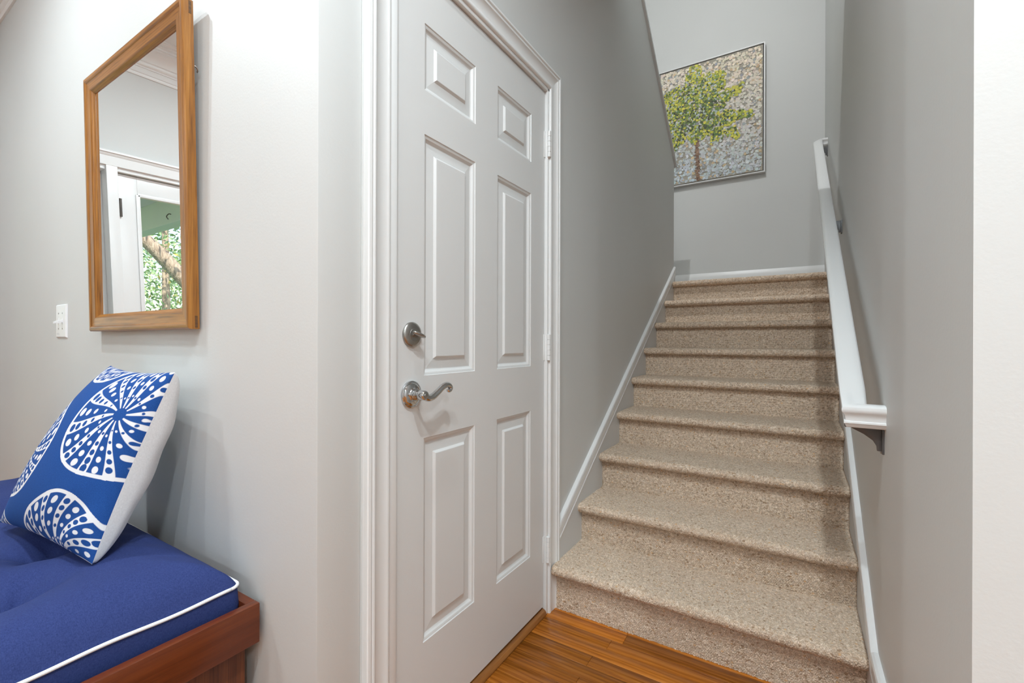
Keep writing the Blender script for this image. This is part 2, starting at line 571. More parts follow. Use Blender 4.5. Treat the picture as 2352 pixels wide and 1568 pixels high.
# oak threshold
thr = prism('trim_threshold', [(XL - 0.11, 0.0), (XL - 0.11, 0.021), (XL - 0.012, 0.021), (XL - 0.002, 0.016), (XL + 0.004, 0.004), (XL + 0.004, 0.0)], 1, 0.801, 1.595, 'oak_threshold', bevel=0.0015)
tag(thr, kind=S)
box('closet_void', (XL - 0.9, YW + 0.11, 0), (XL - 0.85, 2.2, 2.6), 'black_board')
tag(bpy.data.objects['closet_void'], kind=S)
bpy.data.objects['closet_void'].name = 'wall_closet'

# ------------------------------------------------------------------ six panel door
XF = -0.846
door = tag(empty('door_1', (XF, 1.196, 0)), 'white six-panel door with lever handle beside the carpeted stairs', kind=S)
d0, d1, dz0, dz1 = 0.8035, 1.5925, 0.030, 2.058
cy = [0.909, 1.137, 1.260, 1.486]
cz = [0.267, 0.8155, 0.983, 1.630, 1.748, 1.927]
ys = [d0] + cy + [d1]
zs = [dz0] + cz + [dz1]
XB = XF - 0.035
V, F = [], []
idx = {}
for a, y in enumerate(ys):
    for b_, z in enumerate(zs):
        idx[a, b_] = len(V)
        V.append((XF, y, z))
for a in range(5):
    for b_ in range(7):
        if a in (1, 3) and b_ in (1, 3, 5):
            continue
        F.append((idx[a, b_], idx[a + 1, b_], idx[a + 1, b_ + 1], idx[a, b_ + 1]))
k = len(V)
V += [(XB, d0, dz0), (XB, d1, dz0), (XB, d1, dz1), (XB, d0, dz1)]
F.append((k, k + 1, k + 2, k + 3))
F.append((k, k + 1) + tuple(idx[a, 0] for a in range(5, -1, -1)))
F.append((k + 2, k + 3) + tuple(idx[a, 7] for a in range(0, 6)))
F.append((k, k + 3) + tuple(idx[0, b_] for b_ in range(7, -1, -1)))
F.append((k + 1, k + 2) + tuple(idx[5, b_] for b_ in range(7, -1, -1)))
obj('door_slab', V, F, 'door_white', door)
PP = [(0, 0), (.0015, -.0025), (.005, -.0032), (.0085, -.0045), (.0125, -.0085), (.0155, -.0105), (.0175, -.0108),
      (.044, -.0078), (.0500, -.0020), (.0515, -.0016), (.056, -.0016)]
for (a, b_) in ((0, 4), (2, 4), (0, 2), (2, 2), (0, 0), (2, 0)):
    y0, y1, z0, z1 = cy[a], cy[a + 1], cz[b_], cz[b_ + 1]
    R = [[(XF + t, y0 + w, z0 + w), (XF + t, y1 - w, z0 + w), (XF + t, y1 - w, z1 - w), (XF + t, y0 + w, z1 - w)] for w, t in PP]
    n = 4
    v = [p for rr in R for p in rr]
    f = [(i * 4 + j, i * 4 + (j + 1) % 4, (i + 1) * 4 + (j + 1) % 4, (i + 1) * 4 + j) for i in range(len(R) - 1) for j in range(4)]
    f.append(tuple(range((len(R) - 1) * 4, len(R) * 4)))
    obj('panel', v, f, 'door_white', door)

# hinges
for zc in (1.853, 1.052, 0.255):
    hx, hy = XL + 0.0055, 1.6000
    h = lathe('hinge', [(-.052, .0030), (-.051, .0062), (.051, .0062), (.052, .0030)], (hx, hy, zc), 'z', 'trim_white', door, 16)
    for q in range(5):
        z0 = zc - .051 + q * .0204
        lathe('knuckle', [(0, .0066), (.0006, .0075), (.0192, .0075), (.0198, .0066)], (hx, hy, z0), 'z', 'trim_white', h, 16)
    box('hinge_leaf', (XF - 0.001, 1.5860, zc - .051), (XF + .0022, 1.5990, zc + .051), 'trim_white', h, .0006)
    box('hinge_leaf', (XJ - .001, 1.6005, zc - .051), (XJ + .0022, 1.606, zc + .051), 'trim_white', h, .0006)

# deadbolt
db = lathe('deadbolt', [(0, .0325), (.004, .0325), (.0065, .0310), (.0090, .0255), (.0105, .0160), (.0115, .0155)], (XF, .862, 1.092), 'x', 'satin_nickel', door, 48)
lathe('turn_stem', [(.009, .0075), (.017, .0070)], (XF, .862, 1.092), 'x', 'satin_nickel', db, 20)
rr = []
for yy, hw, th in ((-.022, .0020, .0025), (-.019, .0065, .0042), (-.010, .0095, .0052), (0, .0100, .0056), (.010, .0095, .0052), (.019, .0065, .0042), (.022, .0020, .0025)):
    ring = []
    for k in range(14):
        a = 2 * math.pi * k / 14
        ring.append((XF + .024 + hw * math.cos(a), .866 + yy * .93, 1.092 - .006 * yy / .022 + th * math.sin(a)))
    rr.append(ring)
rings('thumb_turn', rr, 'satin_nickel', db, smooth=True)

# lever handle
lv = empty('lever_handle', (XF, .860, .938), door)
C0 = (XF, .860, .938)
lathe('rose', [(0, .0350), (.003, .0352), (.0055, .0345), (.0070, .0318), (.0066, .0300), (.0085, .0285), (.0105, .0235), (.0120, .0170), (.0150, .0150), (.0160, .0155)], C0, 'x', 'chrome', lv, 56)
lathe('neck', [(.014, .0132), (.0165, .0136), (.0175, .0122), (.0195, .0118), (.0205, .0132), (.0225, .0132), (.0240, .0108), (.0270, .0106), (.0290, .0118), (.0330, .0132), (.0480, .0128), (.0520, .0116), (.0535, .0098), (.0535, .0060)], C0, 'x', 'chrome', lv, 40)
lathe('privacy_button', [(.052, .0052), (.0548, .0052), (.0556, .0040)], C0, 'x', 'satin_nickel', lv, 20)
lp = catmull([(XF + .044, .860, .938), (XF + .045, .876, .930), (XF + .046, .893, .9315), (XF + .047, .912, .9420), (XF + .047, .930, .9530), (XF + .047, .946, .9580), (XF + .047, .9580, .9555), (XF + .047, .9635, .9490), (XF + .047, .9610, .9430), (XF + .047, .9555, .9420), (XF + .047, .9535, .9455)], 6)
lr = [0.0105 - 0.0048 * min(1, (i / len(lp)) * 1.15) for i in range(len(lp))]
tube('lever', lp, lr, 'chrome', lv, 16)

# ------------------------------------------------------------------ staircase
RISE, RUN = 0.170, 0.2570
Y1, Z1 = 1.657, 0.185
CX0, CX1 = -0.8225, 0.1743
def rz(k): return Z1 + RISE * (k - 1)       # top of step k
def ry(k): return Y1 + RUN * (k - 1)        # riser face of step k
st = tag(empty('staircase', (-0.32, 1.66, 0)), 'straight flight of stairs covered in beige flecked looped carpet', 'staircase')
core = [(ry(1) + .012, 0.0)]
for k in range(1, 10):
    core.append((ry(k) + .012, rz(k) - .012))
    core.append(((ry(k + 1) + .012) if k < 9 else YB - .004, rz(k) - .012))
core += [(YB - .004, rz(9) - .2), (ry(2) + .25, 0.0)]
prism('stair_core', core, 0, CX0 + .004, CX1 - .004, 'skirt_paint', st)
fl = tag(empty('floor_landing', (-.9, YB, rz(9))), kind=S)
box('landing_core', (-1.95, ry(9) + .15, rz(9) - .2), (CX0, YB, rz(9) - .004), 'skirt_paint', fl)

BASE = np.array([(0.56, 0.46, 0.365), (0.61, 0.52, 0.43), (0.66, 0.585, 0.50), (0.49, 0.385, 0.29), (0.59, 0.50, 0.40), (0.36, 0.26, 0.18), (0.58, 0.40, 0.24), (0.54, 0.46, 0.385)])
PROB = np.array([0.20, 0.24, 0.20, 0.06, 0.20, 0.022, 0.010, 0.07])
PROB = PROB / PROB.sum()

def loops(U, Vv, cell_u=0.0066, cell_v=0.0050, seed=0):
    """looped pile: jittered cells; returns height 0..1 and yarn colour per point (U across, V along)"""
    g = np.random.default_rng(seed)
    nu = int(U.max() / cell_u) + 6
    nv = int(Vv.max() / cell_v) + 6
    ju = (g.random((nu, nv)) - .5) * .65
    jv = (g.random((nu, nv)) - .5) * .65
    hgt = 0.65 + 0.35 * g.random((nu, nv))
    lowf = g.random((nu // 5 + 2, nv // 5 + 2))
    ci = g.choice(len(BASE), size=(nu, nv), p=PROB)
    colr = BASE[ci] * np.array((1.22, 1.15, 1.08)) * (0.88 + 0.24 * g.random((nu, nv, 1)))
    pu, pv = U / cell_u + 2, Vv / cell_v + 2
    best = np.full(U.shape, 9.0)
    sec = np.full(U.shape, 9.0)
    bi = np.zeros(U.shape, int)
    bj = np.zeros(U.shape, int)
    iu, iv = np.floor(pu).astype(int), np.floor(pv).astype(int)
    for a in (-1, 0, 1):
        for b_ in (-1, 0, 1):
            i, j = np.clip(iu + a, 0, nu - 1), np.clip(iv + b_, 0, nv - 1)
            off = 0.5 * (j % 2)
            d = np.hypot((i + .5 + ju[i, j] + off - .25) - pu, (j + .5 + jv[i, j]) - pv)
            m_ = d < best
            sec = np.where(m_, best, np.minimum(sec, d))
            best = np.where(m_, d, best)
            bi = np.where(m_, i, bi)
            bj = np.where(m_, j, bj)
    edge = np.clip((sec - best) * 1.7, 0, 1)
    h = (1 - (1 - edge) ** 2) * hgt[bi, bj] * (0.75 + 0.5 * lowf[bi // 5, bj // 5])
    gap = np.clip(edge * 3.4, 0, 1)[..., None]      # darker brown towards the cell edges, between the loops
    return h, colr[bi, bj] * gap + np.array((0.36, 0.25, 0.17)) * (1 - gap)

def carpet(name, prof, normals, spacing, seed, parent, amp=0.0046):
    """prof: dense polyline (y,z) with normals, swept across x"""
    nx = int((CX1 - CX0) / spacing)
    xs = np.linspace(CX0, CX1, nx)
    prof = np.array(prof)
    nrm = np.array(normals)
    s = np.concatenate([[0], np.cumsum(np.hypot(*np.diff(prof, axis=0).T))])
    ns = max(6, int(s[-1] / spacing))
    ss = np.linspace(0, s[-1], ns)
    py = np.interp(ss, s, prof[:, 0]); pz = np.interp(ss, s, prof[:, 1])
    ny = np.interp(ss, s, nrm[:, 0]); nz = np.interp(ss, s, nrm[:, 1])
    U, Vv = np.meshgrid(xs - CX0, ss, indexing='ij')
    h, c = loops(U, Vv, seed=seed)
    endf = np.clip(np.minimum(U, (CX1 - CX0) - U) / 0.006, 0, 1)
    disp = amp * (h - 0.4) - (1 - endf) * 0.0025
    P = np.empty(U.shape + (3,))
    P[..., 0] = xs[:, None]
    P[..., 1] = py[None, :] + ny[None, :] * disp
    P[..., 2] = pz[None, :] + nz[None, :] * disp
    return grid_obj(name, P, 'carpet_loop', parent, attr={'yarn': ('c', c)}, flip=True)

NR = 0.019
for k in range(1, 10):
    sp = 0.0018 if k <= 2 else (0.0024 if k <= 4 else 0.0034)
    z, y = rz(k), ry(k)
    yn = y - 0.026                      # centre of the nosing roundness
    zc_ = z - NR
    yb = ry(k + 1) + 0.004 if k < 9 else ry(9) + 0.30
    prof, nr = [(yb, z), (yn, z)], [(0, 1), (0, 1)]
    for q in range(1, 13):
        a = math.pi / 2 + math.pi * q / 12
        prof.append((yn + NR * math.cos(a), zc_ + NR * math.sin(a)))
        nr.append((math.cos(a), math.sin(a)))
    prof.append((y + .008, z - 2 * NR)); nr.append((0, -1))
    carpet('tread', prof, nr, sp, 100 + k, st)
    zlo = rz(k - 1) - 0.004 if k > 1 else 0.0
    carpet('riser', [(y, z - 2 * NR + .012), (y, zlo)], [(-1, 0), (-1, 0)], sp, 200 + k, st)
# carpet over the rest of the landing
nxl, nyl = 60, 30
Lx, Ly = np.meshgrid(np.linspace(-1.95, CX1, nxl), np.linspace(ry(9) + .298, YB, nyl), indexing='ij')
PL = np.stack([Lx, Ly, np.full(Lx.shape, rz(9) - .0006)], -1)
grid_obj('landing_carpet', PL, 'carpet_loop', fl, attr={'yarn': ('c', np.tile(np.array([0.45, 0.36, 0.28]), (nxl * nyl, 1)))})

# skirt boards and their moulded caps
def ztop(y): return 0.346 + 0.642 * (y - 1.701)
MP = [(0, 0), (0, .010), (.004, .016), (.010, .018), (.013, .014), (.016, .0135), (.018, .0165), (.046, .0165), (.049, .0135), (.052, .0135), (.054, .0165), (.060, .0165), (.064, .012), (.064, 0)]

def moulding(name, path, side, parent):
    """path [(y,z top)], vertical section rings; side +1 on the left wall, -1 on the right"""
    xw = XL if side > 0 else XR
    R = [[(xw + side * t, y, z - w * sc) for w, t in MP] for (y, z, sc) in path]
    return rings(name, R, 'trim_white', parent, caps=True)

sk = tag(empty('trim_skirt_left', (XL, 1.69, 0)), kind=S)
prism('skirt_board', [(1.684, 0.0), (1.684, ztop(1.684) - .02), (3.772, ztop(3.772) - .02), (3.772, 1.0), (2.2, 0.0)], 0, XL - .002, XL + .0125, 'skirt_paint', sk)
moulding('skirt_moulding', [(1.684, ztop(1.684), 1.18), (3.772, ztop(3.772), 1.18)], 1, sk)
sk = tag(empty('trim_skirt_right', (XR, 1.54, 0)), kind=S)
YK = 1.548
prism('skirt_board', [(YK, 0.0), (YK, ztop(YK) - .02), (3.90, ztop(3.90) - .02), (3.90, 1.0), (2.2, 0.0)], 0, XR - .0125, XR + .002, 'skirt_paint', sk)
moulding('skirt_moulding', [(YK, ztop(YK), 1.12), (3.92, ztop(3.92), 1.18)], -1, sk)
bb = tag(empty('baseboard_right', (XR, 1.1, 0)), kind=S)
box('baseboard_board', (XR - .0125, YE, 0), (XR + .002, YK, ztop(YK) - .03), 'skirt_paint', bb)
moulding('baseboard_cap', [(YE, ztop(YK), 1.12), (YK, ztop(YK), 1.12)], -1, bb)
# landing baseboard
bb = tag(empty('baseboard_landing', (-.4, YB, rz(9))), kind=S)
hb = 0.145
BP = [(0, 0), (0, .006), (.006, .009), (.014, .010), (.018, .0125), (.030, .0135), (.034, .0155), (hb, .0155), (hb, 0)]
rings('baseboard_board', [[(x, YB - t, rz(9) + hb - w) for w, t in BP] for x in (-1.95, XR)], 'trim_white', bb)
bb = tag(empty('baseboard_back', (-2.0, YW, 0)), kind=S)
rings('baseboard_board', [[(x, YW - t, hb - w) for w, t in BP] for x in (XD, XL)], 'trim_white', bb)
bb = tag(empty('baseboard_front', (1.2, YE, 0)), kind=S)
rings('baseboard_board', [[(x, YE - t, hb - w) for w, t in BP] for x in (XR + .005, 2.5)], 'trim_white', bb)
bb = tag(empty('baseboard_door_wall', (XL, .64, 0)), kind=S)
rings('baseboard_board', [[(XL + t, y, hb - w) for w, t in BP] for y in (YW - .01, CY0)], 'trim_white', bb)

# crown mouldings (project from wall, drop from ceiling)
CR = [(0, .20), (.008, .20), (.012, .192), (.012, .184), (.017, .180), (.017, .150), (.022, .148), (.022, .140), (.030, .134), (.034, .126), (.034, .116), (.042, .112), (.050, .086), (.072, .062), (.098, .052), (.098, .042), (.106, .040), (.108, .030), (.124, .026), (.124, .016), (.136, .014), (.140, .006), (.152, .005), (.152, 0), (0, 0)]
cr = tag(empty('trim_crown_back', (-2, YW, HALL_CEIL)), kind=S)
rings('crown_moulding', [[(x, YW - p, HALL_CEIL - q) for p, q in CR] for x in (XD, XL)], 'trim_white', cr)
cr = tag(empty('trim_crown_left', (XD, -1, HALL_CEIL)), kind=S)
rings('crown_moulding', [[(XD + p, y, HALL_CEIL - q) for p, q in CR] for y in (-3.1, YW)], 'trim_white', cr)

# ------------------------------------------------------------------ handrail
hr = tag(empty('handrail', (XR, 1.45, 0.9)), 'white painted wooden handrail mounted along the right stair wall', 'handrail')
RW = 0.029
RP = [(-.010, 0), (-.022, -.0015), (-.0275, -.006), (-.029, -.012), (-.0285, -.018), (-.0255, -.022), (-.0225, -.027), (-.0205, -.034), (-.0205, -.041), (-.0235, -.043), (-.0240, -.047), (-.0215, -.050), (-.0195, -.056), (-.0170, -.058)]
RP = RP + [(-w, h) for w, h in reversed(RP)]
RXC = 0.1265
ra, rb = (1.455, 0.918), (4.010, 2.555)
sl_ = (rb[1] - ra[1]) / (rb[0] - ra[0])
R = []
R.append([(XR, ra[0] + w, ra[1] + h) for w, h in RP])                          # wall end, w<0 faces -y
R.append([(RXC + w, ra[0] + w, ra[1] + h) for w, h in RP])                      # mitre
R.append([(RXC + w, ra[0] + .07, ra[1] + sl_ * .07 + h * 1.16) for w, h in RP])
R.append([(RXC + w, rb[0] - .07, rb[1] - sl_ * .07 + h * 1.16) for w, h in RP])
R.append([(RXC + w, rb[0] - w, rb[1] + h) for w, h in RP])
R.append([(XR, rb[0] - w, rb[1] + h) for w, h in RP])
rings('rail', R, 'trim_white', hr)
for yb_ in (1.475, 2.745, 4.00):
    zt = (ra[1] if yb_ < 1.5 else ra[1] + sl_ * (yb_ - ra[0]) - (0.012 if yb_ < 3 else 0.0)) - 0.058
    b_ = empty('bracket', (XR, yb_, zt), hr)
    hyp = [(XR - .004, zt - .003), (XR - .066, zt - .003), (XR - .066, zt - .006), (XR - .040, zt - .020), (XR - .022, zt - .034), (XR - .014, zt - .048), (XR - .013, zt - .060), (XR - .004, zt - .060)]
    prism('gusset', hyp, 1, yb_ - .005, yb_ + .005, 'bracket_metal', b_, bevel=.0012)
    box('wall_plate', (XR - .0045, yb_ - .016, zt - .066), (XR + .001, yb_ + .016, zt - .001), 'bracket_metal', b_, .0015)
    box('saddle', (XR - .080, yb_ - .012, zt - .004), (XR - .030, yb_ + .012, zt + .001), 'bracket_metal', b_, .001)
    lathe('screw', [(-.0065, .002), (-.006, .0035), (-.004, .004)], (XR, yb_ + .001, zt - .0625), 'x', 'satin_nickel', b_, 12)

# ------------------------------------------------------------------ painting on the landing wall
px0, px1, pz0, pz1 = -1.295, -0.228, 2.500, 3.586
pt = tag(empty('painting', ((px0 + px1) / 2, YB, pz0)), 'square canvas of a yellow-green tree in a thin white frame', 'painting')
yf = 4.338
fw_ = .015
FPR = [(0, YB - .004), (0, yf), (.009, yf), (.009, YB - .004)]
def frame_side(nm, c):
    return rings(nm, c, 'frame_silver', pt)
def fring(x, z, sx, sz): return [(x + sx * w, y, z + sz * w) for w, y in FPR]
frame_side('frame_rail', [fring(px0, pz1, 1, -1), fring(px1, pz1, -1, -1)])
frame_side('frame_rail', [fring(px0, pz0, 1, 1), fring(px1, pz0, -1, 1)])
frame_side('frame_stile', [fring(px0, pz0, 1, 1), fring(px0, pz1, 1, -1)])
frame_side('frame_stile', [fring(px1, pz0, -1, 1), fring(px1, pz1, -1, -1)])
box('float_gap', (px0 + .009, yf + .018, pz0 + .009), (px1 - .009, YB - .003, pz1 - .009), 'frame_black', pt)
yc = yf + .006
g_ = .017
box('canvas', (px0 + g_, yc, pz0 + g_), (px1 - g_, YB - .006, pz1 - g_), 'canvas_ground', pt)
DV, DF, DC = [], [], []
def dab(x, z, r_, c, layer, el=1.0, ang=0.0):
    if not (px0 + g_ + r_ < x < px1 - g_ - r_ and pz0 + g_ + r_ < z < pz1 - g_ - r_):
        return
    b0 = len(DV)
    y = yc - 0.0004 - layer * 0.0000007
    for k in range(8):
        a = 2 * math.pi * k / 8
        ca, sa = r_ * el * math.cos(a), r_ * math.sin(a)
        DV.append((x + ca * math.cos(ang) - sa * math.sin(ang), y, z + ca * math.sin(ang) + sa * math.cos(ang)))
        DC.append(c)
    DF.append(tuple(range(b0, b0 + 8)))
def jit(c, v=.12):
    q = 1.22 + random.uniform(-v, v)
    return tuple(max(0, x * q * (1 + random.uniform(-.05, .05))) for x in c)
lay = 0
for i in range(5200):
    x, z = random.uniform(px0, px1), random.uniform(pz0, pz1)
    t = min(1, max(0, (z - pz0) / (pz1 - pz0) + .25 * (x - px0) / (px1 - px0) - .05))
    cool = np.array((0.42, 0.49, 0.54)); warm = np.array((0.68, 0.60, 0.48))
    c = cool * (1 - t) + warm * t
    q = random.random()
    if q < .10: c = np.array((0.30, 0.31, 0.32))
    elif q < .18: c = np.array((0.56, 0.42, 0.26))
    elif q < .42: c = c * 1.18
    lay += 1
    rr_ = random.uniform(.007, .0135)
    dab(x, z, rr_, jit(tuple(c)), lay, random.uniform(.9, 1.25), random.uniform(0, 3))
    if random.random() < .35:
        lay += 1
        dab(x + .002, z + .002, rr_ * .6, jit(tuple(c * .85)), lay)
# trunk
for i in range(320):
    t = random.random()
    z = pz0 + .02 + t * .40
    lay += 1
    c = random.choice([(0.16, 0.09, 0.055), (0.24, 0.145, 0.09), (0.30, 0.19, 0.13), (0.11, 0.06, 0.035)])
    dab(-0.754 - .010 * t + random.gauss(0, .0075), z, random.uniform(.005, .008), jit(c), lay, 1.2)
def w2(u, v):
    d = np.array(fwd) * 1046.1 + np.array(r2) * (u - 1176) + np.array(u2) * (784 - v)
    s = yc / d[1]
    return d[0] * s, CAM_Z + d[2] * s
BL = [(1592, 170, .075, 60), (1600, 200, .11, 120), (1560, 225, .11, 130), (1600, 245, .14, 240), (1570, 280, .13, 200), (1548, 255, .08, 90), (1626, 215, .10, 120), (1630, 180, .05, 45), (1648, 172, .035, 26),
      (1652, 195, .05, 48), (1660, 172, .03, 12), (1640, 240, .10, 140), (1670, 218, .055, 52), (1690, 208, .045, 34), (1702, 196, .025, 10), (1635, 285, .10, 130), (1672, 270, .07, 80), (1700, 264, .045, 42), (1722, 262, .035, 26),
      (1600, 310, .08, 90), (1560, 320, .06, 60), (1550, 340, .03, 20), (1650, 308, .06, 44), (1680, 302, .05, 40), (1690, 312, .03, 16), (1640, 322, .04, 14), (1532, 225, .05, 30), (1536, 300, .06, 50), (1520, 270, .08, 60), (1500, 240, .08, 60), (1505, 300, .06, 40)]
FOL = []
for (u, v, rad, n_) in BL:
    x0, z0 = w2(u, v)
    for i in range(int(n_ * 1.7)):
        a, q = random.uniform(0, 2 * math.pi), math.sqrt(random.random())
        FOL.append((x0 + rad * q * math.cos(a), z0 + rad * q * math.sin(a), q))
random.shuffle(FOL)
cx_, cz_ = w2(1600, 262)
for (x, z, q) in FOL:
    d = math.hypot((x - cx_) / .42, (z - cz_) / .36)
    p = random.random()
    yellow = 0.14 + 0.42 * d + .30 * (q > .8)
    if p < .13: c = (0.40, 0.45, 0.42)
    elif p < .13 + .30 * max(0, 1.15 - d): c = random.choice([(0.045, 0.055, 0.025), (0.07, 0.09, 0.03)])
    elif random.random() < yellow: c = random.choice([(0.50, 0.47, 0.05), (0.60, 0.55, 0.08), (0.42, 0.43, 0.06)])
    else: c = random.choice([(0.12, 0.19, 0.045), (0.19, 0.27, 0.05), (0.08, 0.14, 0.045), (0.26, 0.29, 0.035)])
    lay += 1
    dab(x, z, random.uniform(.006, .0105), jit(c, .18), lay, random.uniform(.9, 1.3), random.uniform(0, 3))
me = bpy.data.meshes.new('brush_dabs')
me.from_pydata([(x - WLOC[pt][0], y - WLOC[pt][1], z - WLOC[pt][2]) for x, y, z in DV], [], DF)
a_ = me.attributes.new('dab', 'FLOAT_COLOR', 'POINT')
a_.data.foreach_set('color', np.hstack([np.array(DC, np.float32), np.ones((len(DC), 1), np.float32)]).ravel())
me.materials.append(MATS['paint_dabs'])
o = bpy.data.objects.new('brush_dabs', me)
COL.objects.link(o)
o.parent = pt
o['kind'] = 'stuff'

# ------------------------------------------------------------------ mirror
mr_ = tag(empty('wall_mirror', (-1.678, YW, 1.105)), 'teak-framed wall mirror hanging above the cushioned bench', 'mirror')
mx0, mx1, mz0, mz1 = -2.035, -1.321, 1.105, 1.949
yb0, yt0, DEP = 0.549, 0.531, 0.027         # front plane at bottom / top, frame depth
def mp(x, z, dpt):                           # dpt: depth behind the front plane
    t = (z - mz0) / (mz1 - mz0)
    return (x, yb0 + (yt0 - yb0) * t + dpt, z)
FW = 0.056
PF = [(0, DEP), (0, .005), (.0035, .0008), (.010, 0), (.015, .0015), (.018, .0045), (.030, .0058), (.041, .0050), (.0445, .0060), (.048, .0095), (.056, .0150), (.056, DEP)]
def mring(x, z, sx, sz): return [mp(x + sx * w, z + sz * w, d) for w, d in PF]
def mring_butt(x, z, sx): return [mp(x + sx * w, z, d) for w, d in PF]
rings('frame_stile', [mring(mx0, mz0, 1, 1), mring(mx0, mz1, 1, -1)], 'teak', mr_)
rings('frame_stile', [mring(mx1, mz0, -1, 1), mring(mx1, mz1, -1, -1)], 'teak', mr_)
rings('frame_rail', [mring(mx0, mz1, 1, -1), mring(mx1, mz1, -1, -1)], 'teak_cross', mr_)
rings('frame_rail', [mring(mx0, mz0, 1, 1), mring(mx1, mz0, -1, 1)], 'teak_cross', mr_)
i_ = FW - .004
g0, g1 = .0165, .0195
v = [mp(x, z, d) for d in (g0, g1) for (x, z) in ((mx0 + i_, mz0 + i_), (mx1 - i_, mz0 + i_), (mx1 - i_, mz1 - i_), (mx0 + i_, mz1 - i_))]
fbox = [(0, 1, 2, 3), (7, 6, 5, 4), (0, 4, 5, 1), (1, 5, 6, 2), (2, 6, 7, 3), (3, 7, 4, 0)]
obj('mirror_glass', v, fbox, 'mirror_silver', mr_)
v = [mp(x, z, d) for d in (.0205, .0255) for (x, z) in ((mx0 + .02, mz0 + .02), (mx1 - .02, mz0 + .02), (mx1 - .02, mz1 - .02), (mx0 + .02, mz1 - .02))]
obj('backing_board', v, fbox, 'black_board', mr_)
# tenon ends showing on the right edge
for z0, z1 in ((mz0 + .004, mz0 + .034), (mz1 - .036, mz1 - .004)):
    v = [(x, mp(0, z, d)[1], z) for x in (mx1 - .004, mx1 + .0006) for (z, d) in ((z0, .0165), (z0, .0225), (z1, .0225), (z1, .0165))]
    obj('tenon_end', v, fbox, 'end_grain', mr_)
# hanging hook
tube('hanging_hook', catmull([(mx1 - .008, .560, 1.783), (mx1 - .004, .564, 1.786), (mx1 - .003, .569, 1.783), (mx1 - .005, .572, 1.778), (mx1 - .010, .573, 1.776)], 5), .0018, 'satin_nickel', mr_, 8)

# ------------------------------------------------------------------ light switch
sw = tag(empty('light_switch', (-2.445, YW, 1.15)), 'white double toggle switch plate on the wall left of the mirror', 'light switch')
sx0, sx1, sz0, sz1 = -2.505, -2.385, 1.0845, 1.2145
plate = [(0, 0), (0, .002), (.004, .006), (.008, .0065)]
R = [[(sx0 + w, YW - t, sz0 + w), (sx1 - w, YW - t, sz0 + w), (sx1 - w, YW - t, sz1 - w), (sx0 + w, YW - t, sz1 - w)] for w, t in plate]
rings('switch_plate', R, 'plastic_white', sw)
for xc in (-2.468, -2.422):
    box('toggle_slot', (xc - .005, YW - .0075, 1.138), (xc + .005, YW - .006, 1.162), 'plastic_white', sw, .0004)
    rr = [[(xc + sx * w, YW - d, zc + sz * h) for sx, sz in ((-1, -1), (1, -1), (1, 1), (-1, 1))] for d, zc, w, h in ((.006, 1.150, .0042, .0060), (.015, 1.1465, .0038, .0046), (.022, 1.1435, .0034, .0036))]
    rings('toggle', rr, 'plastic_white', sw, smooth=False)
    for zc in (1.120, 1.180):
        lathe('screw', [(-.0078, .0012), (-.0076, .0028), (-.006, .003)], (xc, YW, zc), 'y', 'satin_nickel', sw, 12)
for q, (w, z) in enumerate(((.030, 1.1010), (.034, 1.0965))):
    box('printed_line', (-2.490, YW - .0067, z), (-2.490 + w, YW - .0064, z + .0012), 'print_grey', sw)

# ------------------------------------------------------------------ bench
bx0, bx1, by0, by1 = -2.455, -1.020, 0.095, 0.568
bz = 0.488
bn = tag(empty('bench', ((bx0 + bx1) / 2, .33, 0)), 'dark red mahogany bench with a tray top against the mirror wall', 'bench')
RT, RH = .021, .088
box('rail', (bx1 - RT, by0, bz - RH), (bx1, by1, bz), 'mahogany', bn, .0022)
box('rail', (bx0, by0, bz - RH), (bx0 + RT, by1, bz), 'mahogany', bn, .0022)
box('rail', (bx0 + RT, by1 - RT, bz - RH), (bx1 - RT, by1, bz - .0004), 'mahogany_x', bn, .0022)
box('rail', (bx0 + RT, by0, bz - RH), (bx1 - RT, by0 + RT, bz - .0004), 'mahogany_x', bn, .0022)
box('seat_board', (bx0 + RT, by0 + RT, bz - .066), (bx1 - RT, by1 - RT, bz - .048), 'mahogany_x', bn)
ins = .033
box('end_panel', (bx1 - ins - .02, by0 + ins, 0.0), (bx1 - ins, by1 - ins + .018, bz - RH + .004), 'mahogany_panel', bn, .001)
box('end_panel', (bx0 + ins, by0 + ins, 0.0), (bx0 + ins + .02, by1 - ins + .018, bz - RH + .004), 'mahogany_panel', bn, .001)
box('front_panel', (bx0 + ins + .02, by0 + ins + .006, 0.03), (bx1 - ins - .02, by0 + ins + .024, bz - RH + .004), 'mahogany_panel', bn)
box('back_panel', (bx0 + ins + .02, by1 - ins - .006, 0.03), (bx1 - ins - .02, by1 - ins + .012, bz - RH + .004), 'mahogany_panel', bn)

# seat cushion
kx0, kx1, ky0, ky1 = -2.425, -1.060, 0.118, 0.547
kz0, kz1 = bz - .047, 0.522
cu = tag(empty('seat_cushion', ((kx0 + kx1) / 2, .33, kz0)), 'navy blue tufted box cushion with white piping on the bench', 'cushion')
RC = .022
def rrect(n=9, inset=0.0, rc=RC):
    pts = []
    x0, x1, y0, y1 = kx0 + inset, kx1 - inset, ky0 + inset, ky1 - inset
    for (cx, cy_, a0) in ((x1 - rc, y1 - rc, 0), (x0 + rc, y1 - rc, 90), (x0 + rc, y0 + rc, 180), (x1 - rc, y0 + rc, 270)):
        for k in range(n):
            a = math.radians(a0 + 90 * k / (n - 1))
            pts.append((cx + rc * math.cos(a), cy_ + rc * math.sin(a)))
    return pts
TUFT = [(x, y) for x in (-1.40, -1.72, -2.05) for y in (.225, .425)]
TUFT = [(-1.345, .240), (-1.56, .345), (-1.72, .215), (-1.93, .40), (-2.12, .23)]
nx, ny = 190, 66
